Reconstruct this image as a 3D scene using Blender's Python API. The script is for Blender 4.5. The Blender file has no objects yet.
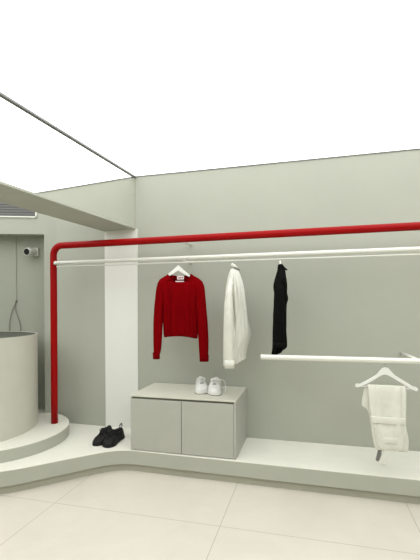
import bpy, bmesh, math, random
from mathutils import Vector, Matrix, noise
random.seed(4)
C = bpy.context.scene.collection
PI = math.pi
CAM_H = 1.31                      # eye height above the tiled floor

# ------------------------------------------------------------------ materials
ALB = 0.74
def mat(name, col, rough=0.6, metal=0.0, var=0.0, scale=3.0, bump=0.0, bscale=60.0, spec=0.5, sheen=0.0, col2=None, detail=4.0):
    col = tuple(c*ALB for c in col)
    m = bpy.data.materials.new(name); m.use_nodes = True
    nt = m.node_tree; b = nt.nodes['Principled BSDF']
    b.inputs['Base Color'].default_value = (*col, 1)
    b.inputs['Roughness'].default_value = rough
    b.inputs['Metallic'].default_value = metal
    b.inputs['Specular IOR Level'].default_value = spec
    if sheen: b.inputs['Sheen Weight'].default_value = sheen
    tc = nt.nodes.new('ShaderNodeTexCoord')
    if var or col2:
        n = nt.nodes.new('ShaderNodeTexNoise'); n.inputs['Scale'].default_value = scale
        n.inputs['Detail'].default_value = detail; n.inputs['Roughness'].default_value = 0.6
        r = nt.nodes.new('ShaderNodeValToRGB')
        c2 = col2 or tuple(c*(1-var) for c in col)
        r.color_ramp.elements[0].position = 0.32; r.color_ramp.elements[1].position = 0.68
        r.color_ramp.elements[0].color = (*c2, 1); r.color_ramp.elements[1].color = (*col, 1)
        nt.links.new(tc.outputs['Object'], n.inputs['Vector'])
        nt.links.new(n.outputs['Fac'], r.inputs['Fac'])
        nt.links.new(r.outputs['Color'], b.inputs['Base Color'])
    if bump:
        n2 = nt.nodes.new('ShaderNodeTexNoise'); n2.inputs['Scale'].default_value = bscale; n2.inputs['Detail'].default_value = 5
        bp = nt.nodes.new('ShaderNodeBump'); bp.inputs['Strength'].default_value = bump; bp.inputs['Distance'].default_value = 0.004
        nt.links.new(tc.outputs['Object'], n2.inputs['Vector'])
        nt.links.new(n2.outputs['Fac'], bp.inputs['Height']); nt.links.new(bp.outputs['Normal'], b.inputs['Normal'])
    return m

M = {}
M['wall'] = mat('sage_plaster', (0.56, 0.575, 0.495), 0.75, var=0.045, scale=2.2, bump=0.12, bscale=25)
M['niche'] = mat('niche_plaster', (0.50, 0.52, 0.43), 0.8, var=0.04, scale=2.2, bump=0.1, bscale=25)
M['panel'] = mat('white_panel_paint', (1.03, 1.04, 0.985), 0.6, var=0.02, scale=2)
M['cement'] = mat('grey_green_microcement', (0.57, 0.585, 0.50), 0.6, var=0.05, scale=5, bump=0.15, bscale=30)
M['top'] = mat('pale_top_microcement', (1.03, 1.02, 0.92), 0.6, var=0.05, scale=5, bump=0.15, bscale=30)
M['drum'] = mat('drum_microcement', (0.76, 0.76, 0.66), 0.6, var=0.05, scale=4, bump=0.15, bscale=30)
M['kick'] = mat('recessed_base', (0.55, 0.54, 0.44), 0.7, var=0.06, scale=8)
M['darktop'] = mat('dark_counter_stone', (0.095, 0.10, 0.08), 0.7, var=0.12, scale=9)
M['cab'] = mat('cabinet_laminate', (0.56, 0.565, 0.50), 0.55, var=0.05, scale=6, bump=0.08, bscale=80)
M['board'] = mat('warm_lit_top_laminate', (0.80, 0.785, 0.68), 0.55, var=0.05, scale=6)  # warm tone; paler than the doors to stand in for light from above
M['groove'] = mat('shadow_groove', (0.22, 0.225, 0.18), 0.8)
M['red'] = mat('red_gloss_pipe', (0.40, 0.002, 0.003), 0.35, spec=0.12)
M['white'] = mat('white_powder_coat', (1.0, 1.0, 0.92), 0.4)
M['hanger'] = mat('white_hanger_plastic', (1.05, 1.05, 1.0), 0.4)
M['chrome'] = mat('brushed_chrome', (0.55, 0.55, 0.52), 0.3, metal=1.0)
M['steel'] = mat('grey_aluminium', (0.26, 0.26, 0.26), 0.45, metal=0.3)
M['mirror'] = mat('mirror_silver', (1.28, 1.30, 1.26), 0.015, metal=1.0)
M['knit'] = mat('red_knit', (0.25, 0.0008, 0.003), 0.95, var=0.12, scale=22, bump=0.5, bscale=170, spec=0.03)
M['rib'] = mat('red_rib_knit', (0.22, 0.0008, 0.003), 0.95, var=0.25, scale=70, bump=0.5, bscale=220, spec=0.03)
M['cotton'] = mat('white_cotton', (0.95, 0.95, 0.86), 0.9, var=0.10, scale=14, bump=0.5, bscale=35, spec=0.15)
M['denim'] = mat('cream_denim', (0.95, 0.945, 0.85), 0.9, var=0.07, scale=16, bump=0.5, bscale=45, spec=0.15)
M['black'] = mat('black_fabric', (0.006, 0.006, 0.006), 0.95, var=0.2, scale=20, spec=0.08)
M['leather'] = mat('black_shoe_leather', (0.008, 0.008, 0.008), 0.55, var=0.2, scale=30, spec=0.3)
M['blacksole'] = mat('black_rubber', (0.010, 0.010, 0.010), 0.7, spec=0.25)
M['wleather'] = mat('white_shoe_leather', (0.98, 0.98, 0.95), 0.5, var=0.03, scale=20)
M['wsole'] = mat('white_rubber', (0.95, 0.95, 0.9), 0.6)
M['lining'] = mat('grey_shoe_lining', (0.22, 0.22, 0.20), 0.9)
M['tag'] = mat('white_label', (1.05, 1.0, 0.98), 0.7)
M['print'] = mat('red_label_print', (0.55, 0.05, 0.06), 0.7)
M['glass'] = mat('black_lens_glass', (0.004, 0.004, 0.005), 0.12)
M['plastic'] = mat('white_camera_plastic', (0.72, 0.73, 0.68), 0.4)
M['wire'] = mat('grey_cable', (0.28, 0.28, 0.24), 0.6)
M['vent'] = mat('grey_vent_metal', (0.22, 0.22, 0.225), 0.5)

def ceiling_mat():
    m = bpy.data.materials.new('luminous_stretch_membrane'); m.use_nodes = True
    nt = m.node_tree; nt.nodes.clear()
    e = nt.nodes.new('ShaderNodeEmission'); o = nt.nodes.new('ShaderNodeOutputMaterial')
    e.inputs['Color'].default_value = (0.99, 1.0, 0.97, 1); e.inputs['Strength'].default_value = 2.55
    nt.links.new(e.outputs[0], o.inputs[0]); return m
M['lum'] = ceiling_mat()

def floor_mat():
    m = mat('cream_stone_tile', (0.80, 0.765, 0.64), 0.42, spec=0.4)
    nt = m.node_tree; N = nt.nodes; L = nt.links; b = N['Principled BSDF']
    tc = N['Texture Coordinate'] if 'Texture Coordinate' in N else N.new('ShaderNodeTexCoord')
    def noise_(s, d): 
        n = N.new('ShaderNodeTexNoise'); n.inputs['Scale'].default_value = s; n.inputs['Detail'].default_value = d
        n.inputs['Roughness'].default_value = .65; n.inputs['Distortion'].default_value = .6
        L.new(tc.outputs['Object'], n.inputs['Vector']); return n
    n1 = noise_(2.2, 7); r = N.new('ShaderNodeValToRGB')
    e = r.color_ramp.elements
    e[0].position = .3; e[0].color = (0.570, 0.533, 0.466, 1); e[1].position = .7; e[1].color = (0.629, 0.592, 0.525, 1)
    L.new(n1.outputs['Fac'], r.inputs['Fac'])
    sep = N.new('ShaderNodeSeparateXYZ'); L.new(tc.outputs['Object'], sep.inputs[0])
    def joint(out, off):
        a = N.new('ShaderNodeMath'); a.operation = 'ADD'; L.new(out, a.inputs[0]); a.inputs[1].default_value = off + 0.565
        w = N.new('ShaderNodeMath'); w.operation = 'PINGPONG'; L.new(a.outputs[0], w.inputs[0]); w.inputs[1].default_value = 0.565
        c = N.new('ShaderNodeMath'); c.operation = 'GREATER_THAN'; L.new(w.outputs[0], c.inputs[0]); c.inputs[1].default_value = 0.565 - 0.0022
        return c
    jx = joint(sep.outputs[0], 0.525); jy = joint(sep.outputs[1], -2.225)
    mx = N.new('ShaderNodeMath'); mx.operation = 'MAXIMUM'; L.new(jx.outputs[0], mx.inputs[0]); L.new(jy.outputs[0], mx.inputs[1])
    mix = N.new('ShaderNodeMix'); mix.data_type = 'RGBA'; L.new(mx.outputs[0], mix.inputs[0])
    L.new(r.outputs['Color'], mix.inputs[6]); mix.inputs[7].default_value = (0.370, 0.348, 0.281, 1)
    L.new(mix.outputs[2], b.inputs['Base Color'])
    n2 = noise_(5, 5); mr = N.new('ShaderNodeMapRange'); mr.inputs[3].default_value = .32; mr.inputs[4].default_value = .55
    L.new(n2.outputs['Fac'], mr.inputs[0]); L.new(mr.outputs[0], b.inputs['Roughness'])
    return m
M['floor'] = floor_mat()

# ------------------------------------------------------------------ helpers
def obj(name, bm, m, parent=None, smooth=False, bevel=0.0, subsurf=0, recalc=True):
    if recalc: bmesh.ops.recalc_face_normals(bm, faces=bm.faces)
    me = bpy.data.meshes.new(name); bm.to_mesh(me); bm.free()
    me.materials.append(m)
    o = bpy.data.objects.new(name, me); C.objects.link(o)
    if smooth:
        for p in me.polygons: p.use_smooth = True
    if bevel:
        md = o.modifiers.new('bevel', 'BEVEL'); md.width = bevel; md.segments = 3; md.limit_method = 'ANGLE'; md.angle_limit = math.radians(40)
    if subsurf:
        md = o.modifiers.new('sub', 'SUBSURF'); md.levels = subsurf; md.render_levels = subsurf
    if parent: o.parent = parent
    return o

def struct(name, bm, m, **k):
    parent = k.pop('parent', None)
    o = obj(name, bm, m, parent, **k)
    if not parent: o['kind'] = 'structure'
    return o

def tag(o, label, cat, group=None):
    o['label'] = label; o['category'] = cat
    if group: o['group'] = group
    return o

def thing(name, label, cat, loc=(0, 0, 0), rz=0, group=None):
    o = bpy.data.objects.new(name, None); C.objects.link(o)
    o.location = loc; o.rotation_euler = (0, 0, rz); o.empty_display_size = .1
    return tag(o, label, cat, group)

def add_box(bm, x0, x1, y0, y1, z0, z1):
    v = [bm.verts.new(p) for p in ((x0,y0,z0),(x1,y0,z0),(x1,y1,z0),(x0,y1,z0),(x0,y0,z1),(x1,y0,z1),(x1,y1,z1),(x0,y1,z1))]
    for f in ((0,3,2,1),(4,5,6,7),(0,1,5,4),(1,2,6,5),(2,3,7,6),(3,0,4,7)): bm.faces.new([v[i] for i in f])
def box(*a):
    bm = bmesh.new(); add_box(bm, *a); return bm

def add_prism(bm, pts, z0, z1):
    lo = [bm.verts.new((x, y, z0)) for x, y in pts]; hi = [bm.verts.new((x, y, z1)) for x, y in pts]
    n = len(pts)
    bm.faces.new(lo[::-1]); bm.faces.new(hi)
    for i in range(n): bm.faces.new((lo[i], lo[(i+1)%n], hi[(i+1)%n], hi[i]))
def prism(pts, z0, z1):
    bm = bmesh.new(); add_prism(bm, pts, z0, z1); return bm

def add_vprism(bm, pts, y0, y1):
    """outline in x,z pushed through thickness y0..y1"""
    lo = [bm.verts.new((x, y0, z)) for x, z in pts]; hi = [bm.verts.new((x, y1, z)) for x, z in pts]
    n = len(pts); bm.faces.new(lo); bm.faces.new(hi[::-1])
    for i in range(n): bm.faces.new((lo[i], hi[i], hi[(i+1)%n], lo[(i+1)%n]))

def add_tube(bm, pts, r, seg=16, cap=True):
    pts = [Vector(p) for p in pts]; rings = []
    up = None
    for i, p in enumerate(pts):
        t = (pts[min(i+1, len(pts)-1)] - pts[max(i-1, 0)]).normalized()
        if up is None:
            up = t.orthogonal().normalized()
        up = (up - t*up.dot(t)).normalized(); s = t.cross(up)
        rr = r(i/(len(pts)-1)) if callable(r) else r
        rings.append([bm.verts.new(p + (up*math.cos(a) + s*math.sin(a))*rr) for a in (2*PI*k/seg for k in range(seg))])
    for a, b in zip(rings, rings[1:]):
        for k in range(seg): bm.faces.new((a[k], a[(k+1)%seg], b[(k+1)%seg], b[k]))
    if cap: bm.faces.new(rings[0][::-1]); bm.faces.new(rings[-1])
def tube(pts, r, seg=16):
    bm = bmesh.new(); add_tube(bm, pts, r, seg); return bm

def arc(c, r, a0, a1, n, plane='xz'):
    out = []
    for i in range(n+1):
        a = a0 + (a1-a0)*i/n
        u, v = r*math.cos(a), r*math.sin(a)
        out.append((c[0]+u, c[1], c[2]+v) if plane == 'xz' else (c[0]+u, c[1]+v, c[2]) if plane == 'xy' else (c[0], c[1]+u, c[2]+v))
    return out

def smooth_path(ctrl, n=8):
    """catmull-rom through control points"""
    P = [Vector(p) for p in ctrl]; P = [2*P[0]-P[1]] + P + [2*P[-1]-P[-2]]; out = []
    for i in range(1, len(P)-2):
        for k in range(n):
            t = k/n; a, b, c, d = P[i-1:i+3]
            out.append(.5*((2*b) + (c-a)*t + (2*a-5*b+4*c-d)*t*t + (3*b-a-3*c+d)*t**3))
    out.append(P[-2]); return out

def lerp_rows(rows, n):
    """catmull-rom on equal length tuples"""
    k = len(rows[0]); P = [rows[0]] + list(rows) + [rows[-1]]; out = []
    for i in range(1, len(P)-2):
        for j in range(n):
            t = j/n; a, b, c, d = P[i-1:i+3]
            out.append(tuple(.5*((2*b[q]) + (c[q]-a[q])*t + (2*a[q]-5*b[q]+4*c[q]-d[q])*t*t + (3*b[q]-a[q]-3*c[q]+d[q])*t**3) for q in range(k)))
    out.append(tuple(rows[-1])); return out

def loft(rows, seg=48, fold=0.0, ffreq=7, power=2.4, cap0=True, cap1=True, seed=0.0, topfn=None):
    """rows: (z, cx, cy, half_x, half_y): closed rings stacked in z with soft vertical folds"""
    bm = bmesh.new(); rings = []
    for (z, cx, cy, hx, hy) in rows:
        ring = []
        for k in range(seg):
            a = 2*PI*k/seg; c, s = math.cos(a), math.sin(a)
            u = math.copysign(abs(c)**(2/power), c); v = math.copysign(abs(s)**(2/power), s)
            f = fold*(noise.noise(Vector((c*ffreq*.5+seed, s*ffreq*.5, z*2.2)))+.5*noise.noise(Vector((c*ffreq+seed, s*ffreq, z*7))))
            f *= min(1, hx/.055)
            x = cx + u*hx + c*f*.6; y = cy + v*hy + s*f; zz = z
            if topfn: zz += topfn(u, v, z)
            ring.append(bm.verts.new((x, y, zz)))
        rings.append(ring)
    for a, b in zip(rings, rings[1:]):
        for k in range(seg): bm.faces.new((a[k], a[(k+1)%seg], b[(k+1)%seg], b[k]))
    if cap0: bm.faces.new(rings[0][::-1])
    if cap1: bm.faces.new(rings[-1])
    return bm

# ------------------------------------------------------------------ the room
Z_PLAT, Z_STEP, Z_CEIL, Z_SOFF = 0.17, 0.265, 2.52, 2.025
XR, XL, YB, YF = 2.6, -4.69, 3.3, -1.1
CORN = Vector((-2.418, 3.3)); A = math.radians(19)
DL = Vector((-math.cos(A), -math.sin(A)))      # along the angled wall, going left
NL = Vector((math.sin(A), -math.cos(A)))       # its normal into the room
def L2(d, off): p = CORN + DL*d + NL*off; return (p.x, p.y)
def wallbox(bm, d0, d1, o0, o1, z0, z1): add_prism(bm, [L2(d0,o0), L2(d1,o0), L2(d1,o1), L2(d0,o1)], z0, z1)

struct('floor', box(XL-.1, XR+.1, YF-.1, YB+.1, -.1, 0), M['floor'])
struct('ceiling', box(XL-.1, XR+.1, YF-.1, YB+.75, Z_CEIL, Z_CEIL+.06), M['lum'])
struct('wall_back', box(CORN.x, XR+.1, YB, YB+.12, 0, Z_CEIL), M['wall'])
struct('wall_right', box(XR, XR+.1, YF, YB, 0, Z_CEIL), M['wall'])
struct('wall_front', box(XL, XR, YF-.1, YF, 0, Z_CEIL), M['wall'])
e = L2(2.4, 0)
struct('wall_left_side', box(XL-.1, XL, YF, e[1], 0, Z_CEIL), M['wall'])
# angled wall on the left with its tall opening
OP0, OP1 = 0.121, 1.55
def wb(name, m, *a):
    bm = bmesh.new(); wallbox(bm, *a); struct(name, bm, m)
wb('wall_left', M['wall'], 0, OP0, 0, -.04, 0, Z_CEIL)
wb('wall_left', M['wall'], OP1, 2.4, 0, -.12, 0, Z_CEIL)
wb('wall_left', M['wall'], OP0, OP1, 0, -.04, Z_SOFF-.002, Z_CEIL)
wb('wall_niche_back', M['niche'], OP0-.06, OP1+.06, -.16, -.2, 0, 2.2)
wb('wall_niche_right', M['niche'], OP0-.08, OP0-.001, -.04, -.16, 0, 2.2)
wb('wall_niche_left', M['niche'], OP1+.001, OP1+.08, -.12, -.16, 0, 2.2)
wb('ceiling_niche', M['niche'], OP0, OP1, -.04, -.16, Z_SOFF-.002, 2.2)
wb('floor_niche', M['top'], OP0, OP1, 0.0, -.16, 0, Z_STEP)

# white flat panel under the beam
struct('trim_1', box(-1.885, -1.549, YB-.012, YB, Z_PLAT, Z_SOFF), M['panel'])
# beam carrying the mirror
BA = math.radians(4.5)
def B2(u, v):   # v along the beam from the back wall, u to the left
    return (-1.563 - math.sin(BA)*v - math.cos(BA)*u, YB - math.cos(BA)*v + math.sin(BA)*u)
BLEN = 4.38
def sloped(bm):      # the beam underside drops very slightly towards the room
    for v in bm.verts:
        if v.co.z < Z_SOFF+.03: v.co.z -= .014*(YB - v.co.y)
    return bm
struct('wall_beam', sloped(prism([B2(0,-.02), B2(0,BLEN), B2(.335,BLEN), B2(.335,0.02)], Z_SOFF-.001, Z_SOFF+.015)), M['wall'], bevel=.002)
struct('wall_bulkhead', sloped(prism([B2(.022,.01), B2(.022,BLEN), B2(.335,BLEN), B2(.335,0.01)], Z_SOFF+.015, Z_CEIL-.012)), M['wall'])
mir = thing('wall_mirror', 'long frameless mirror above the beam reflecting the luminous ceiling', 'mirror', (0, 0, 0))
obj('mirror_glass', sloped(prism([B2(.010,.004), B2(.010,BLEN-.02), B2(.020,BLEN-.02), B2(.020,.004)], Z_SOFF+.0155, Z_CEIL-.014)), M['mirror'], mir)
obj('mirror_edge', prism([B2(.006,.0), B2(.006,.0035), B2(.021,.0035), B2(.021,.0)], Z_SOFF+.0155, Z_CEIL-.014), M['kick'], mir)
struct('trim_2', prism([B2(-.004,.0), B2(-.004,BLEN), B2(.022,BLEN), B2(.022,.0)], Z_CEIL-.013, Z_CEIL-.0005), M['steel'])
struct('trim_3', box(-1.563, XR, YB-.007, YB-.0005, Z_CEIL-.007, Z_CEIL-.0005), M['steel'])

# platform: a slab with a flowing front edge over a recessed base
front = [(-4.6,1.84),(-3.5,1.84),(-3.0,1.87),(-2.6,1.94),(-2.3,2.06),(-2.09,2.212),(-1.985,2.293),(-1.88,2.398),(-1.775,2.505),(-1.655,2.625),(-1.56,2.712),(-1.46,2.769),(-1.36,2.79),(-1.2,2.789),(-0.97,2.783),(-.5,2.776),(0,2.768),(.7,2.762),(XR,2.75)]
edge = [(p.x, p.y) for p in smooth_path([(x, y, 0) for x, y in front], 5)]
def offset(poly, d):
    out = []
    for i, p in enumerate(poly):
        a = Vector(poly[max(i-1,0)]); b = Vector(poly[min(i+1,len(poly)-1)]); t = (b-a).normalized()
        n = Vector((-t.y, t.x)); out.append((p[0]+n.x*d, p[1]+n.y*d))
    return out
lw = L2(2.26, 0)
back = [(XR-.001, YB-.0008), (CORN.x, YB-.0008), (lw[0], lw[1]-.001)]
plat = thing('display_platform', 'low pale cement plinth with curved front running along the back wall', 'platform')
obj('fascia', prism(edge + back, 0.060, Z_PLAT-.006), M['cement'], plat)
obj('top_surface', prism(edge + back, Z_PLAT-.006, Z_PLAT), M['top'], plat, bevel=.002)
ke = offset(edge, .024); ke[-1] = (XR, ke[-1][1])
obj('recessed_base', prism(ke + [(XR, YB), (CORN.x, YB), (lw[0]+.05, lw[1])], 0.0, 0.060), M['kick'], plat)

# round step carrying the drum
sc_, sr = (-2.588, 2.737), 0.567
pts = [(-3.9, sc_[1]-sr), (-3.2, sc_[1]-sr)]
for i in range(49):
    a = -PI/2 + PI*i/48
    pts.append((sc_[0]+sr*math.cos(a), sc_[1]+sr*math.sin(a)))
def wy(x): return YB if x > CORN.x else CORN.y + (CORN.x - x)*(-math.tan(A))
pts = [(x, min(y, wy(x))) for x, y in pts]
pts += [(-3.9, wy(-3.9))]
st = thing('round_step', 'raised round-ended cement step under the drum counter and red post', 'step')
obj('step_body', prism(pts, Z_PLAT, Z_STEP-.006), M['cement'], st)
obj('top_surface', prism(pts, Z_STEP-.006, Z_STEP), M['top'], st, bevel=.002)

# drum counter
DC, DR, DZ = (-2.872, 2.66), 0.578, 1.31-.243
dr = thing('drum_counter', 'large round cement drum counter with dark top at the left edge', 'counter', (DC[0], DC[1], Z_STEP))
def ring_solid(r0, r1, z0, z1, seg=128):
    bm = bmesh.new(); R = []
    for r, z in ((r1,z0),(r1,z1),(r0,z1),(r0,z0)):
        R.append([bm.verts.new((r*math.cos(2*PI*k/seg), r*math.sin(2*PI*k/seg), z)) for k in range(seg)])
    for q in range(4):
        a, b = R[q], R[(q+1)%4]
        for k in range(seg): bm.faces.new((a[k], a[(k+1)%seg], b[(k+1)%seg], b[k]))
    return bm
h = DZ - Z_STEP
obj('drum_body', ring_solid(DR-.012, DR, 0, h), M['drum'], dr, smooth=True).modifiers.new('es','EDGE_SPLIT')
bm = bmesh.new(); add_prism(bm, [((DR-.012)*math.cos(2*PI*k/96), (DR-.012)*math.sin(2*PI*k/96)) for k in range(96)], h-.03, h-.004)
obj('counter_top', bm, M['darktop'], dr)

# air grille high on the angled wall
g = thing('air_grille', 'grey louvred air grille in a white frame high on the left wall', 'vent')
g0, g1, gz0, gz1 = .186, 1.1, 2.185, 2.45
bm = bmesh.new()
for a_ in ((g0, g1, gz0, gz0+.012), (g0, g1, gz1-.012, gz1), (g0, g0+.014, gz0, gz1), (g1-.014, g1, gz0, gz1)):
    wallbox(bm, a_[0], a_[1], 0.001, .012, a_[2], a_[3])
obj('frame', bm, M['white'], g)
bm = bmesh.new(); wallbox(bm, g0+.014, g1-.014, .001, .003, gz0+.012, gz1-.012); obj('backing', bm, M['vent'], g)
for i in range(9):
    z = gz0+.02 + i*.025
    bm = bmesh.new()
    p = [L2(g0+.015, .003), L2(g1-.015, .003), L2(g1-.015, .010), L2(g0+.015, .010)]
    lo = [bm.verts.new((x, y, z+(.0 if k < 2 else .010))) for k, (x, y) in enumerate(p)]
    hi = [bm.verts.new((x, y, z+.0025+(.0 if k < 2 else .010))) for k, (x, y) in enumerate(p)]
    bm.faces.new(lo[::-1]); bm.faces.new(hi)
    for k in range(4): bm.faces.new((lo[k], lo[(k+1)%4], hi[(k+1)%4], hi[k]))
    obj('louvre', bm, M['vent'], g)

# security camera on the back of the niche
def NP(d, off, z): p = L2(d, off); return Vector((p[0], p[1], z))
ND = -.16
c = NP(.240, ND, 1.865)
sc = thing('security_camera', 'small white bullet security camera with black lens inside the wall niche', 'security camera', c, 0)
aim = Vector((.02, -.99, -.10)).normalized()
side = Vector((DL.x, DL.y, 0))
start = Vector((NL.x, NL.y, 0))*.040 + side*.035
bm = bmesh.new(); add_tube(bm, [start, start+aim*.015, start+aim*.075, start+aim*.085], lambda t: .032 if t < .1 else .042 if t < .9 else .039, 24)
obj('body', bm, M['plastic'], sc, bevel=.002)
f0 = start+aim*.0855
obj('lens', tube([f0, f0+aim*.004], .031, 24), M['glass'], sc)
bm = bmesh.new()
add_prism(bm, [tuple((DL*a + NL*b)[:]) for a, b in ((-.018,.0),(.035,.0),(.035,.032),(-.018,.032))], -.040, .045)
obj('mounting_box', bm, M['plastic'], sc, bevel=.003)
obj('bracket', tube([Vector((NL.x, NL.y, 0))*.028, start+aim*.02], .014), M['plastic'], sc)

# loose cord hanging on the niche wall
cp = lambda d, z, o=ND+.006: NP(d+.062, o, z)
cord = obj('thin_cord', bmesh.new(), M['wire'])
bm = bmesh.new()
add_tube(bm, smooth_path([cp(.385,2.02), cp(.387,1.9), cp(.385,1.74), cp(.387,1.6), cp(.386,1.45), cp(.386,1.37)], 6), .0018, 8)
add_tube(bm, smooth_path([cp(.386,1.38), cp(.40,1.34,ND+.01), cp(.425,1.28,ND+.012), cp(.445,1.20,ND+.01), cp(.455,1.12,ND+.01), cp(.455,1.0,ND+.01)], 6), .0035, 8)
add_tube(bm, smooth_path([cp(.386,1.38), cp(.40,1.32,ND+.014), cp(.385,1.25,ND+.012), cp(.365,1.18,ND+.01), cp(.35,1.12,ND+.01), cp(.345,1.0,ND+.01)], 6), .0035, 8)
bmesh.ops.create_uvsphere(bm, u_segments=12, v_segments=8, radius=.010, matrix=Matrix.Translation(cp(.388,1.37,ND+.011)))
bm.to_mesh(cord.data); bm.free()
tag(cord, 'thin grey cord dangling down the niche wall above the drum, ending in two tails', 'cord')

# ------------------------------------------------------------------ red pipe frame
PX, PY, PZ = -2.227, 2.994, CAM_H+.545
pf = thing('red_pipe_frame', 'glossy red pipe frame bent down into a post on the step', 'frame', (PX, PY, Z_STEP))
R_ = .085
path = [(0,0,0.0), (0,0,.3), (0,0,PZ-Z_STEP-R_-.02)] + arc((R_,0,PZ-Z_STEP-R_), R_, PI, PI/2, 12) + [(1.5,-.01,PZ-Z_STEP+.002),(XR-PX-.01,-.02,PZ-Z_STEP+.006)]
obj('pipe', tube(path, .0295, 24), M['red'], pf, smooth=True)
for bx in (-1.03, 1.5):
    obj('wall_bracket', tube([(bx-PX, .0, PZ-Z_STEP), (bx-PX, YB-PY-.004, PZ-Z_STEP)], .009, 12), M['white'], pf, smooth=True)

# ------------------------------------------------------------------ white rails
RY, RZ = 2.914, CAM_H+.381
wr = thing('hanging_rail', 'long white upper rail in front of the red pipe carrying three garments', 'clothes rail', (0, RY, RZ))
bm = tube([(-2.146,0,0), (XR-.005,0,0)], .0155, 20)
bmesh.ops.create_uvsphere(bm, u_segments=20, v_segments=12, radius=.0165, matrix=Matrix.Translation((-2.146,0,0)))
obj('rail', bm, M['white'], wr, smooth=True)
obj('thin_rod', tube([(-2.135,.0,-.033), (XR-.005,.0,-.040)], .0055, 10), M['white'], wr, smooth=True)
for bx in (-1.03, 1.5):
    obj('wall_bracket', tube([(bx,0,0), (bx, YB-RY-.004, 0)], .009, 12), M['white'], wr, smooth=True)
obj('post_clamp', tube([(-2.146,0,0), (-2.20,.060,0)], .010, 12), M['white'], wr, smooth=True)

LY, LZ = 2.75, CAM_H-.368
lr = thing('hanging_rail', 'short white lower rail at the right ending in mid-air, carrying the trousers', 'clothes rail', (0, LY, LZ))
obj('rail', tube([(-.341,0,0), (XR-.005,0,0)], .0185, 24), M['white'], lr, smooth=True).modifiers.new('es','EDGE_SPLIT')
for bx in (.69, 2.0):
    obj('wall_bracket', tube([(bx,0,0), (bx, YB-LY-.004, -.012)], .012, 14), M['white'], lr, smooth=True)

# ------------------------------------------------------------------ cabinet
cx0, cx1, cy0, cy1, cz = -1.383, -.534, 2.797, 3.29, CAM_H-.702
cb = thing('low_cabinet', 'low sage-grey two-door cabinet standing on the plinth', 'cabinet', (cx0, cy0, Z_PLAT))
W, D, H = cx1-cx0, cy1-cy0, cz-Z_PLAT
bm = bmesh.new()
add_box(bm, W-.016, W, 0, D, 0, H-.014)            # right side
add_box(bm, 0, .004, .018, D, 0, H-.014)           # left side
add_box(bm, .004, W-.016, D-.01, D, 0, H-.014)
add_box(bm, .004, W-.016, .018, D-.01, 0, .02)
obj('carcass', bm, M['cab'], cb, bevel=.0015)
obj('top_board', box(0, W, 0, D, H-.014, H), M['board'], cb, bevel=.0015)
obj('finger_groove', box(.001, W-.0165, .019, .03, .02, H-.0145), M['groove'], cb)
dz0, dz1 = .006, H-.030
mid = 0.424
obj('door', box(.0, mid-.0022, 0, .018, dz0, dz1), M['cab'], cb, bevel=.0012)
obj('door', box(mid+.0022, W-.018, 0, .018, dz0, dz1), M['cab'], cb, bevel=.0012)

# ------------------------------------------------------------------ hangers
def hanger_parts(parent, half, drop, hook_r, hook_top, bar=None, neck=.012, thick=.006, tip=.006, bodyh=.03, curve=1.15):
    """parent origin is the centre of the rail; hanger lies in local x,z"""
    top = hook_top
    pts = []
    # outline of the arms (top edge then bottom edge)
    N = 14; up = []; lo = []
    for i in range(-N, N+1):
        t = i/N; x = t*half; s = abs(t)
        z = top - drop*(s**curve) - .006*max(0, 1-s*8)
        if s > .93: z += .004
        up.append((x, z)); th = bodyh*(1-s)**1.4*1.25 + tip*1.6
        lo.append((x, z-th))
    pts = up + lo[::-1]
    bm = bmesh.new(); add_vprism(bm, pts, -thick, thick)
    body = obj('arms', bm, M['hanger'], parent, bevel=.003)
    if bar:
        obj('trouser_bar', tube([(-half*bar[1], 0, bar[0]), (half*bar[1], 0, bar[0])], .0045, 12), M['hanger'], parent, smooth=True)
    r = hook_r
    # hook: a wire round the rail (loop lies across the rail)
    path = smooth_path([(0,0,top-.012), (0,0,top+.006), (0,.002,-r-.010)], 4)
    a0 = -PI/2+.25
    path += [Vector(p) for p in arc((0,0,0), r, a0-.0, a0-1.15*PI-.2, 18, 'yz')] if False else [Vector((0, r*math.sin(a), -r*math.cos(a))) for a in [ -.15 + 1.25*PI*k/18 for k in range(19)]]
    obj('hook', tube(path, .0016, 8), M['chrome'], parent, smooth=True)
    return body

def hook_rot(o, rz):
    """hook loops stay across the rail while the hanger swings"""
    for ch in o.children:
        if ch.name.startswith('hook'): ch.rotation_euler = (0, 0, -rz)

FOC, OPX, OPY, YAW, ROLL = 385.0, 210.0, 305.7, math.atan(100/385), 0.006
FW = Vector((-math.sin(YAW), math.cos(YAW), 0)); _r = Vector((math.cos(YAW), math.sin(YAW), 0)); _u = Vector((0, 0, 1))
RT = _r*math.cos(ROLL) - _u*math.sin(ROLL); UP = _u*math.cos(ROLL) + _r*math.sin(ROLL)
def sight(px, py): return FW + RT*((px-OPX)/FOC) - UP*((py-OPY)/FOC)
def x_on_rail(px, Y): d = sight(px, 300); return d.x*Y/d.y
def upright_plane(X, Y, Z, rot):
    # outline of a hanging garment -> x,z in the garment's own upright plane (yo = distance in front / behind it)
    def f(px, py, yo=0.0):
        n = Vector((-math.sin(rot), math.cos(rot), 0)); u = Vector((math.cos(rot), math.sin(rot), 0))
        o = Vector((X, Y, CAM_H*0)) + n*yo; d = sight(px, py); t = o.dot(n)/d.dot(n); p = d*t
        return (p - Vector((X, Y, 0))).dot(u), p.z + CAM_H - Z
    return f
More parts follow.
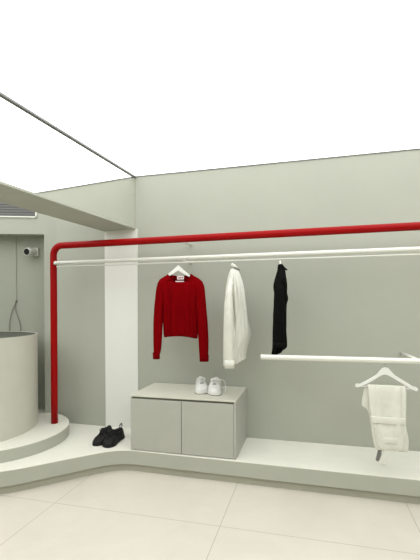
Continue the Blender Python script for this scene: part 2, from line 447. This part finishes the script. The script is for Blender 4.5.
# ------------------------------------------------------------------ red sweater on its hanger
S = 125.3
X_SW = x_on_rail(178.4, RY); ROT = math.radians(15)
fsw = upright_plane(X_SW, RY, RZ, ROT)
def sx(px, yo=0): return fsw(px, 310, yo)[0]
def sz(py, yo=0): return fsw(178.4, py, yo)[1]
hg = thing('clothes_hanger', 'white hanger holding the red sweater on the upper rail', 'hanger', (X_SW, RY, RZ), ROT, 'white hangers on the rails')
hanger_parts(hg, .160, .135, .0178, sz(264.2), bodyh=.028, curve=.82)
hook_rot(hg, ROT)
sw = thing('knit_sweater', 'red knit sweater with long sleeves hanging on the upper rail', 'sweater', (X_SW, RY, RZ), ROT)
# torso: rings stacked from hem to neckline
rows = [ # py, left px, right px, half depth
 (337.5, 164.2, 196.6, .030), (334, 163.6, 196.6, .034), (325, 163.2, 197.4, .042), (312, 162.6, 198.2, .048), (303, 162.4, 198.8, .052),
 (296, 161.3, 200.2, .054), (289, 159.5, 201.6, .052), (283.5, 158.2, 202.2, .044), (279.5, 160.2, 200.2, .034), (276.6, 164.5, 195.5, .028), (274.5, 168.0, 192.0, .026)]
R = [(sz(py), (sx(a)+sx(b))/2, 0, (sx(b)-sx(a))/2, d) for py, a, b, d in rows]
R = lerp_rows(R, 5)
ztop = R[-1][0]; zhem = R[0][0]
def neck(u, v, z):
    w = max(0, min(1, (z-(ztop-.085))/.085))
    dz = -.078*w*w*(1-abs(u)**2.5)*max(0, -v)**.5 - .014*w*max(0, v)*(1-abs(u)**2)
    hem = max(0, 1-(z-zhem)/.06)
    dz += hem*(.014*(1-u*u) - .006*u)
    return dz
bm = loft(R, 72, fold=.030, ffreq=9, power=2.3, cap0=False, cap1=False, topfn=neck)
ob = obj('torso', bm, M['knit'], sw, smooth=True)
md = ob.modifiers.new('th', 'SOLIDIFY'); md.thickness = .004; md.offset = -1
# hem band + cuffs in rib
Rh = [(sz(py), (sx(a)+sx(b))/2, 0, (sx(b)-sx(a))/2, d) for py, a, b, d in ((338.0,164.3,196.5,.031),(335.5,163.8,196.8,.034),(333.2,163.4,196.8,.036))]
bm = loft(Rh, 72, fold=.018, ffreq=6, power=2.3, cap0=False, cap1=False, topfn=neck)
ob = obj('hem_band', bm, M['rib'], sw, smooth=True); md = ob.modifiers.new('th', 'SOLIDIFY'); md.thickness = .005; md.offset = .2
# neckband following the top ring
bmn = bmesh.new(); P = []
z, cx_, cy_, hx, hy = R[-1]
for k in range(61):
    a = 2*PI*k/60; c_, s_ = math.cos(a), math.sin(a)
    u = math.copysign(abs(c_)**(2/2.3), c_); v = math.copysign(abs(s_)**(2/2.3), s_)
    P.append((cx_+u*hx, cy_+v*hy, z+neck(u, v, z)))
add_tube(bmn, P, .0042, 8, cap=False); obj('neckband', bmn, M['rib'], sw, smooth=True)
def sleeve(pts, name='sleeve', m='knit', parent=sw, fx=sx, fz=sz, y0=0.0, fold=.010):
    # pts: py, left px, right px, half depth, y
    Rr = [(fz(py, y-d*.5), (fx(a, y-d*.5)+fx(b, y-d*.5))/2, y, (fx(b, y-d*.5)-fx(a, y-d*.5))/2, d) for py, a, b, d, y in pts]
    bm = loft(lerp_rows(Rr, 5), 28, fold=fold, ffreq=4, power=2.2, cap0=False, cap1=True, seed=pts[0][1])
    o = obj(name, bm, M[m], parent, smooth=True)
    md = o.modifiers.new('th', 'SOLIDIFY'); md.thickness = .003; md.offset = -1
    return o
sleeve([(354,153.4,159.6,.022,-.012),(348,153.2,160.6,.026,-.012),(336,153.0,161.6,.030,-.01),(322,153.2,162.2,.034,-.008),(308,154.0,163.0,.036,-.004),(297,155.2,165.0,.040,0),(288,156.4,167.5,.042,0),(282,158.0,168.5,.036,0),(279.3,160.5,168.5,.022,0)])
sleeve([(356,199.0,207.6,.022,-.012),(348,198.6,208.2,.026,-.012),(336,198.0,208.2,.030,-.01),(322,197.0,207.4,.034,-.008),(308,195.8,206.2,.036,-.004),(297,194.8,205.4,.040,0),(288,193.0,204.6,.042,0),(282,192.2,202.6,.036,0),(279.3,192,200,.022,0)])
for a, b, py in ((153.2,159.4,358.6), (199.6,208.0,361.4)):
    Rr = [(sz(py), (sx(a)+sx(b))/2, -.012, (sx(b)-sx(a))/2*.96, .019), (sz(py-3), (sx(a)+sx(b))/2, -.012, (sx(b)-sx(a))/2, .022), (sz(py-6.5), (sx(a)+sx(b))/2, -.012, (sx(b)-sx(a))/2*1.02, .023)]
    bm = loft(Rr, 28, cap0=False, cap1=False); o = obj('cuff', bm, M['rib'], sw, smooth=True)
    md = o.modifiers.new('th', 'SOLIDIFY'); md.thickness = .005; md.offset = .3
lab = obj('neck_label', box(sx(177.2), sx(184.0), .010, .012, sz(279.4), sz(275.8)), M['tag'], sw)
bm = bmesh.new()
for k, w in enumerate((.9, 1.3, .8, 1.1)):
    x0 = 178.1 + k*1.35; add_box(bm, sx(x0), sx(x0+w*.8), .0085, .0102, sz(278.2+.2*(k%2)), sz(277.0))
obj('label_print', bm, M['print'], lab)
obj('size_tab', box(sx(175.6), sx(184.2), -.004, -.002, sz(282.0), sz(280.9)), M['tag'], sw)

# ------------------------------------------------------------------ shirts seen from the side
def side_shirt(name, label, px0, zc, rows, near, far, collar, matk, hanger_label, ROTZ, hang_top, hem_tilt, hang=(.18, .17)):
    X = x_on_rail(px0, RY); fp = upright_plane(X, RY, RZ, ROTZ)
    fx = lambda px, yo=0: fp(px, 310, yo)[0]
    fz = lambda py, yo=0: fp(px0, py, yo)[1]
    h_ = thing('clothes_hanger', hanger_label, 'hanger', (X, RY, RZ), ROTZ, 'white hangers on the rails')
    # hanger lies across the rail, nearly edge-on to the viewer
    hh = bpy.data.objects.new('tmp', None)
    N = 12; up = []; lo = []; half, drop = hang
    for i in range(-N, N+1):
        tt = i/N; s = abs(tt); z = fz(hang_top) - drop*s**.88
        up.append((tt*half, z)); lo.append((tt*half, z-(.03*(1-s)**1.4+.008)))
    bm = bmesh.new(); add_vprism(bm, up+lo[::-1], -.006, .006)
    bmesh.ops.rotate(bm, verts=bm.verts, cent=(0,0,0), matrix=Matrix.Rotation(PI/2, 3, 'Z'))
    obj('arms', bm, M['hanger'], h_, bevel=.003)
    r = .0178
    path = [Vector((0,0,fz(hang_top)-.01)), Vector((0,0,-r-.012))] + [Vector((0, r*math.sin(a), -r*math.cos(a))) for a in [-.15 + 1.25*PI*k/18 for k in range(19)]]
    o = obj('hook', tube(path, .0016, 8), M['chrome'], h_, smooth=True); o.rotation_euler = (0,0,-ROTZ)
    bpy.data.objects.remove(hh)
    s_ = thing(name, label, 'shirt', (X, RY, RZ), ROTZ)
    Rr = [(fz(py), (fx(a)+fx(b))/2, 0.01, (fx(b)-fx(a))/2, d) for py, a, b, d in rows]
    Rr = lerp_rows(Rr, 5); zh = Rr[0][0]
    def hem(u, v, z):
        k = max(0, 1-(z-zh)/.05); return k*hem_tilt*u
    bm = loft(Rr, 84, fold=.030, ffreq=10, power=2.0, cap0=False, cap1=True, seed=px0*.1, topfn=hem)
    o = obj('body', bm, M[matk], s_, smooth=True); md = o.modifiers.new('th', 'SOLIDIFY'); md.thickness = .003; md.offset = -1
    for sl in (near, far):
        if not sl: continue
        so = sleeve(sl[0], 'sleeve', matk, s_, fx, fz, fold=.008)
        a, b, p0, p1, y = sl[1]
        yn = y-.018; q0, q1 = fz(p0, yn), fz(p1, yn); cxx, hxx = (fx(a, yn)+fx(b, yn))/2, (fx(b, yn)-fx(a, yn))/2
        Rc = [(q0, cxx, y, hxx*.97, .036), ((q0+q1)/2, cxx, y, hxx*1.01, .036), (q1, cxx, y, hxx, .036)]
        o = obj('cuff', loft(Rc, 28, power=5, cap0=False, cap1=False), M[matk], s_, smooth=True)
        md = o.modifiers.new('th', 'SOLIDIFY'); md.thickness = .003; md.offset = -1
    # folded collar: stands round the neck, turns over and ends in points towards the front (local +x)
    bm = bmesh.new(); n = 24; rings = []
    rx, ry, ctop, point, ccx, fall = collar
    for k in range(n+1):
        a = PI*.08 + (2*PI-PI*.16)*k/n; f = abs(k/n*2-1)**2.2
        x = rx*math.cos(a); y = ry*math.sin(a); zt = fz(ctop) - .012*f
        c0 = fx(ccx)
        rings.append([bm.verts.new((c0+x*.92, y*.92, zt-.028)), bm.verts.new((c0+x*.95, y*.95, zt)), bm.verts.new((c0+x*1.10+.2*point*f, y*1.12, zt-.003)),
                      bm.verts.new((c0+x*1.25+point*f, y*1.30, zt-fall-.4*fall*f))])
    for p, q in zip(rings, rings[1:]):
        for j in range(3): bm.faces.new((p[j], q[j], q[j+1], p[j+1]))
    o = obj('collar', bm, M[matk], s_, smooth=True)
    md = o.modifiers.new('th', 'SOLIDIFY'); md.thickness = .004; md.offset = 0
    return s_, fx, fz, X

RX = math.radians(11)
rows_w = [(362, 223.5, 244.2, .150), (356, 223.3, 243.8, .155), (348, 223.6, 245.0, .160), (338, 223.8, 248.0, .165), (331, 224.0, 248.8, .170), (322, 224.2, 247.8, .175), (310, 224.6, 246.8, .185), (298, 225.4, 244.8, .195),
          (288, 226.6, 242.8, .195), (280, 228.0, 241.0, .17), (274, 229.6, 239.4, .12), (270, 230.8, 237.6, .07), (267, 231.4, 236.4, .05)]
near_w = ([(361, 224.2, 233.8, .034, -.16), (350, 223.4, 233.4, .040, -.165), (335, 223.2, 233.4, .044, -.17), (320, 223.6, 233.4, .048, -.175), (305, 224.4, 233.2, .050, -.175), (293, 225.8, 233.0, .05, -.165), (284, 228.0, 233.4, .045, -.14), (278, 229.6, 233.6, .03, -.11)], (224.0, 234.2, 368.2, 359.8, -.16))
far_w = ([(358, 228, 238, .034, .18), (335, 228, 239, .044, .18), (305, 228, 239, .050, .185), (290, 229, 238, .05, .17), (280, 231, 237, .03, .12)], (228, 238, 362, 355, .18))
side_shirt('cotton_shirt', 'white cotton shirt seen side-on, hanging right of the red sweater', 232.6, 2.966, rows_w, near_w, far_w,
           (.017, .050, 264.2, .030, 233.6, .024), 'cotton', 'white hanger inside the white shirt on the upper rail', RX, 262.8, .03)
rows_b = [(351.0, 272.0, 283.6, .13), (346, 273.0, 285.4, .135), (335, 273.6, 285.4, .14), (318, 274.2, 285.0, .145), (305, 275.0, 285.4, .15), (299, 275.3, 287.0, .15), (293, 275.2, 285.8, .15), (287, 274.6, 285.8, .155), (281, 275.4, 285.4, .15),
          (275, 277.0, 284.8, .11), (270, 278.4, 284.4, .065), (266.5, 278.8, 283.4, .05), (264.6, 279.2, 282.4, .035)]
near_b = ([(343, 273.8, 284.0, .026, -.12), (325, 274.6, 284.0, .034, -.125), (305, 275.4, 285.2, .038, -.13), (290, 275.2, 285.0, .038, -.125), (280, 277.0, 284.6, .03, -.10)], (273.6, 284.0, 348, 342, -.12))
far_b = ([(340, 275, 284, .026, .13), (305, 276, 285, .038, .135), (285, 277, 284, .03, .11)], (275, 284, 345, 339, .13))
side_shirt('black_shirt', 'narrow black shirt seen side-on, hanging right of the white shirt', 280.4, 2.876, rows_b, near_b, far_b,
           (.013, .040, 265.2, .032, 281.2, .018), 'black', 'white hanger whose neck shows above the black shirt', math.radians(11), 260.4, .03, (.115, .150))

# ------------------------------------------------------------------ trousers over a hanger on the lower rail
X3 = x_on_rail(384.8, LY)
R3 = 0.0
ft = upright_plane(X3, LY, LZ, R3)
tp = lambda a, b, yo=0: ft(a, b, yo)
tz = lambda py, yo=0: ft(386, py, yo)[1]
tx = lambda px, yo=0: ft(px, 400, yo)[0]
h3 = thing('clothes_hanger', 'white wide hanger with a bar holding cream trousers on the lower rail', 'hanger', (X3, LY, LZ), R3, 'white hangers on the rails')
up = [(355.0,385.0),(355.6,384.0),(357.4,383.6),(359.6,384.0),(369,379.0),(376.5,374.6),(379.6,370.6),(381.8,368.2),(385,367.2),(388.4,368.3),(391,371.2),(394.6,375.2),(405,381.6),(413.0,386.6),(415.4,386.9),(417.4,388.0),(418.2,389.6)]
lo = [(417.4,391.0),(415.6,391.0),(412,389.6),(402,383.4),(392.6,377.9),(388,375.2),(385.0,374.4),(382,374.9),(377,377.9),(369.6,382.4),(360,386.8),(357.2,387.4),(355.4,386.6)]
bm = bmesh.new(); add_vprism(bm, [tp(a, b) for a, b in up+lo], -.0065, .0065)
obj('arms', bm, M['hanger'], h3, bevel=.0025)
obj('trouser_bar', tube([(ft(359,385.9)[0], .0, ft(359,385.9)[1]), (ft(414,388.9)[0], .0, ft(414,388.9)[1])], .0048, 12), M['hanger'], h3, smooth=True)
r = .0205
path = [Vector((0,0,tz(368.5))), Vector((0,0,-r-.012))] + [Vector((0, r*math.sin(a), -r*math.cos(a))) for a in [-.15 + 1.25*PI*k/18 for k in range(19)]]
o = obj('hook', tube(path, .0018, 8), M['chrome'], h3, smooth=True)

tr = thing('folded_trousers', 'cream trousers folded over a hanger bar above the plinth', 'trousers', (X3, LY, LZ), R3)
def drape(rows, y, th, seg=56, fold=.012, seed=0):
    yn = y-th
    Rr = [(tz(py, yn), (tx(a, yn)+tx(b, yn))/2, y+dy, (tx(b, yn)-tx(a, yn))/2, th*k) for py, a, b, dy, k in rows]
    return loft(lerp_rows(Rr, 4), seg, fold=fold, ffreq=5, power=3.2, cap0=True, cap1=True, seed=seed)
front_leg = drape([(450.5,376.5,406.6,-.012,.5),(448,374.8,407.4,-.013,.9),(438,372.8,407.6,-.014,1.0),(428,371.8,405.6,-.013,1.0),(418,371.0,405.4,-.011,.9),(405,369.4,405.6,-.009,.8),(393,368.4,405.8,-.008,.7),(388.0,368.0,405.8,-.004,.7),(385.6,367.8,405.6,.0,.55)], -.008, .014)
obj('front_leg', front_leg, M['denim'], tr, smooth=True)
back_leg = drape([(446,374.5,405.6,.0,.6),(436,372.4,405.2,.0,1),(420,370.4,405.0,.0,1),(411,367.6,405.0,.0,1),(407.5,362.8,405.0,.0,1),(404,362.2,405.0,.0,.9),(396,363.6,405.0,.0,.8),(389,365.0,405.0,-.002,.7),(385.8,366.0,405.2,-.006,.5)], .016, .012, seed=3)
obj('back_leg', back_leg, M['denim'], tr, smooth=True)
# waistband, curved fly seam and pocket line
fy = -.0385
obj('waistband', drape([(424.2,372.0,405.6,0,.8),(421,371.6,405.6,0,1),(417.6,371.2,405.6,0,.8)], -.030, .0085, fold=.002), M['denim'], tr, smooth=True)
obj('curved_seam', tube([Vector(p)+Vector((0,-.002,0)) for p in smooth_path([(tx(374.0),fy,tz(425)),(tx(374.8),fy,tz(436)),(tx(378.5),fy+.001,tz(444.5)),(tx(387),fy+.002,tz(449.0)),(tx(396),fy+.002,tz(447.6)),(tx(402),fy+.001,tz(440)),(tx(404.2),fy,tz(427))], 6)], .0030, 8), M['denim'], tr, smooth=True)
obj('pocket_flap', drape([(444.0,384.5,397.5,0,.6),(440.5,381.5,399.5,0,1),(437.8,381.0,400.5,0,.7)], -.029, .008, fold=.004, seed=5), M['denim'], tr, smooth=True)
# swing tag on its cord under the trousers
tg = obj('swing_tag', bmesh.new(), M['lining'], tr)
bm = bmesh.new(); add_vprism(bm, [(tx(a), tz(b)) for a, b in ((377.2,449),(381.0,449.5),(380.6,454),(378.2,460.5),(376.0,461),(374.8,459.6),(375.8,455))], -.020, -.017)
bm.to_mesh(tg.data); bm.free()
obj('tag_cord', tube([Vector(p) for p in smooth_path([(tx(381.5),-.022,tz(447)),(tx(382.8),-.03,tz(453)),(tx(380.6),-.03,tz(457.5)),(tx(379.6),-.032,tz(461.2)),(tx(382),-.034,tz(462.4)),(tx(385.6),-.034,tz(462.0))], 6)], .0042, 8), M['cotton'], tr, smooth=True)

# ------------------------------------------------------------------ shoes
def shoe(name, label, cat, loc, rz, L, wmax, hh, mu, ms, group, lace='wleather', mirror_=1, loop=False, loose=False, low=False):
    s = thing(name, label, cat, loc, rz, group)
    # toe points to -y ; y = 0 at toe, L at heel
    def hw(t):      # half width along the length
        base = math.sin(PI*min(1, (t*1.05+.02))**.5 * .5)**.7 if t < .3 else 1
        w = wmax/2
        if t < .30: k = (1-(1-t/.30)**2.2)**.5
        elif t < .62: k = 1 - .17*((t-.30)/.32)**1.3
        elif t < .86: k = .83 + .0*(t)
        else: k = .83*(max(0, 1-((t-.86)/.14)**2.2))**.5
        return max(.002, w*k)
    def shift(t): return mirror_*.010*math.sin(PI*min(1, t*1.3))
    def top(t):
        P = [(0,.38),(.1,.50),(.25,.60),(.40,.74),(.52,.88),(.62,.86),(.75,.80),(.88,.92),(.96,.88),(1,.82)]
        for (a, u), (b, v) in zip(P, P[1:]):
            if t <= b: f = (t-a)/(b-a); f = f*f*(3-2*f); return hh*(u+(v-u)*f)
        return hh
    SOLE = .024 if not low else .018
    # sole
    n = 40; ol = []
    for k in range(n+1):
        t = k/n; t2 = .5-.5*math.cos(PI*t); ol.append((t2))
    pts = [(shift(t)+hw(t)*1.04+.001, t*L*1.01) for t in ol] + [(shift(t)-hw(t)*1.04-.001, t*L*1.01) for t in ol[::-1]]
    bm = bmesh.new(); add_prism(bm, pts[::-1], 0.0, SOLE); bmesh.ops.remove_doubles(bm, verts=bm.verts, dist=.0004)
    obj('sole', bm, ms, s, bevel=.004)
    bm = bmesh.new(); add_prism(bm, pts[::-1], -.0, .006); bmesh.ops.remove_doubles(bm, verts=bm.verts, dist=.0004)
    for v in bm.verts: v.co.x = shift(v.co.y/L) + (v.co.x-shift(v.co.y/L))*1.02
    obj('outsole_shade', bm, M['groove' if mu != M['leather'] else 'blacksole'], s)
    # upper
    bm = bmesh.new(); n = 44; m_ = 28; rings = []
    for i in range(n+1):
        t = .5-.5*math.cos(PI*i/n); t = .004 + .992*t
        w = hw(t); T = top(t)-SOLE; ring = []
        for j in range(m_+1):
            a = PI*j/m_; cc, ss = math.cos(a), math.sin(a)
            p = .75 if t < .5 else .62
            if t > .45: p = .46
            x = w*math.copysign(abs(cc)**p, cc)*(1-.20*ss*(1 if t > .35 else .6))
            z = SOLE-.004 + T*(ss**.62 if t < .45 else ss**.75)
            if .56 < t < .955:                               # the foot opening
                e = min(1, (t-.56)/.05, (.955-t)/.03)
                if ss > .80: z = z - e*(min(1, (ss-.80)/.08))*T*.72
            ring.append(bm.verts.new((shift(t)+x, t*L, z)))
        rings.append(ring)
    for a, b in zip(rings, rings[1:]):
        for j in range(m_): bm.faces.new((a[j], a[j+1], b[j+1], b[j]))
    bm.faces.new(rings[0]); bm.faces.new(rings[-1][::-1])
    obj('upper', bm, mu, s, smooth=True)
    # toe cap seam
    P = []
    for j in range(3, m_-2):
        t = .24; a = PI*j/m_; cc, ss = math.cos(a), math.sin(a)
        P.append((shift(t)+hw(t)*math.copysign(abs(cc)**.75, cc)*(1-.132*ss)*1.01, (t+.03*ss)*L, SOLE-.003+(top(t+.03*ss)-SOLE)*ss**.62*1.01))
    obj('toe_seam', tube(P, .0016, 6), mu, s, smooth=True)
    # tongue
    bm = bmesh.new(); tt = []
    for i in range(7):
        t = .44 + .16*i/6; z = hh*(.78+.20*i/6)
        tt.append([bm.verts.new((shift(t)+x*wmax*.30, t*L, z - abs(x)**2*.006)) for x in (-1,-.5,0,.5,1)])
    for a, b in zip(tt, tt[1:]):
        for j in range(4): bm.faces.new((a[j], a[j+1], b[j+1], b[j]))
    o = obj('tongue', bm, mu, s, smooth=True); md = o.modifiers.new('th','SOLIDIFY'); md.thickness = .005
    # dark lining inside the opening
    bm = bmesh.new(); ring = []
    for k in range(28):
        a = 2*PI*k/28; ring.append(bm.verts.new((shift(.76)+wmax*.23*math.cos(a), (.76+.16*math.sin(a))*L, SOLE+.02)))
    f = bm.faces.new(ring); ex = bmesh.ops.extrude_face_region(bm, geom=[f])
    bmesh.ops.translate(bm, verts=[v for v in ex['geom'] if isinstance(v, bmesh.types.BMVert)], vec=(0,0,.012))
    obj('insole', bm, M['lining' if mu != M['leather'] else 'blacksole'], s)
    # throat: dark strip painting the shaded gap between the eyelet rows, under the laces
    bm = bmesh.new(); tt = []
    for i in range(9):
        t = .31 + .215*i/8
        tt.append([bm.verts.new((shift(t)+x*wmax*(.14+.04*i/8), t*L, top(t)+.0008-(x*x)*.003)) for x in (-1,-.5,0,.5,1)])
    for a, b in zip(tt, tt[1:]):
        for j in range(4): bm.faces.new((a[j], a[j+1], b[j+1], b[j]))
    o = obj('throat_shade', bm, M['lining' if mu != M['leather'] else 'blacksole'], s, smooth=True); md = o.modifiers.new('th','SOLIDIFY'); md.thickness = .003
    # laces
    for i in range(5):
        t = .33 + .045*i; z = top(t)+.003
        w = wmax*.20
        sgn = 1 if i % 2 else -1
        P = smooth_path([(shift(t)-w, (t+.008*sgn)*L, z-.009), (shift(t)-w*.5, t*L, z), (shift(t)+w*.5, (t+.015)*L, z+.001), (shift(t)+w, (t+.02)*L, z-.009)], 5)
        obj('lace', tube(P, .0034, 8), M[lace], s, smooth=True)
    t = .53; z = top(.5)+.006
    for sg in (-1, 1):
        P = smooth_path([(shift(t), t*L, z), (shift(t)+sg*.018, (t-.02)*L, z+.006), (shift(t)+sg*.034, (t-.05)*L, z-.004), (shift(t)+sg*.022, (t-.08)*L, z-.010), (shift(t), t*L, z-.002)], 6)
        obj('lace_bow', tube(P, .0024, 8), M[lace], s, smooth=True)
    if loose:
        P = smooth_path([(shift(.45)+.02, .5*L, hh*.9), (wmax*.55, .50*L, hh*.85), (wmax*.72, .44*L, hh*.5), (wmax*.70, .38*L, hh*.18), (wmax*.66, .30*L, .004)], 6)
        obj('loose_lace', tube(P, .0026, 8), M[lace], s, smooth=True)
    # heel tab
    if loop:
        P = smooth_path([(shift(1)-.010, L*.985, hh*.86), (shift(1)-.009, L*1.0, hh*.95), (shift(1)+.002, L*1.03, hh*1.10), (shift(1)+.011, L*1.0, hh*.95), (shift(1)+.011, L*.985, hh*.86)], 6)
        obj('heel_loop', tube(P, .0045, 8), mu, s, smooth=True)
    else:
        obj('heel_tab', box(shift(1)-.011, shift(1)+.011, L*.975, L*.997, hh*.55, hh*.86), mu, s, bevel=.004)
    return s

T0 = math.atan(100/385)
SZ = cz
shoe('white_sneaker', 'white lace-up sneaker on the cabinet, the left one of the pair', 'shoe', (-.841, 2.925, SZ), math.radians(16), .275, .106, .112, M['wleather'], M['wsole'], 'pair of white sneakers on the cabinet', mirror_=1)
shoe('white_sneaker', 'white sneaker on the cabinet, the right one, with its lace hanging loose', 'shoe', (-.716, 2.905, SZ), math.radians(12), .275, .110, .114, M['wleather'], M['wsole'], 'pair of white sneakers on the cabinet', mirror_=-1, loose=True)
shoe('black_sneaker', 'black low shoe on the plinth, the left one beside the white panel', 'shoe', (-1.700, 2.80, Z_PLAT), math.radians(5), .28, .108, .102, M['leather'], M['blacksole'], 'pair of black shoes on the plinth', lace='leather', mirror_=1)
shoe('black_sneaker', 'black low shoe with a heel loop, nearer the cabinet', 'shoe', (-1.590, 2.785, Z_PLAT), math.radians(4), .28, .110, .102, M['leather'], M['blacksole'], 'pair of black shoes on the plinth', lace='leather', mirror_=-1, loop=True)

# ------------------------------------------------------------------ camera, world, view
cam = bpy.data.cameras.new('camera'); co = bpy.data.objects.new('camera', cam); C.objects.link(co)
bpy.context.scene.camera = co
cam.sensor_fit = 'HORIZONTAL'; cam.sensor_width = 36; cam.lens = 36*385/420
cam.shift_y = (305.7-280)/420
cam.clip_start = .02
co.location = (0, 0, CAM_H)
th, rho = math.atan(100/385), 0.006
fwd = Vector((-math.sin(th), math.cos(th), 0)); r0 = Vector((math.cos(th), math.sin(th), 0)); u0 = Vector((0,0,1))
Rv = r0*math.cos(rho) - u0*math.sin(rho); Uv = u0*math.cos(rho) + r0*math.sin(rho)
co.matrix_world = Matrix(((Rv.x, Uv.x, -fwd.x, 0), (Rv.y, Uv.y, -fwd.y, 0), (Rv.z, Uv.z, -fwd.z, CAM_H), (0,0,0,1)))

w = bpy.data.worlds.new('world'); bpy.context.scene.world = w; w.use_nodes = True
w.node_tree.nodes['Background'].inputs[0].default_value = (.9, .93, .9, 1)
w.node_tree.nodes['Background'].inputs[1].default_value = .3
sc_v = bpy.context.scene
sc_v.view_settings.view_transform = 'Standard'; sc_v.view_settings.look = 'None'
sc_v.view_settings.exposure = 0.0; sc_v.view_settings.gamma = 1; sc_v.view_settings.use_curve_mapping = False
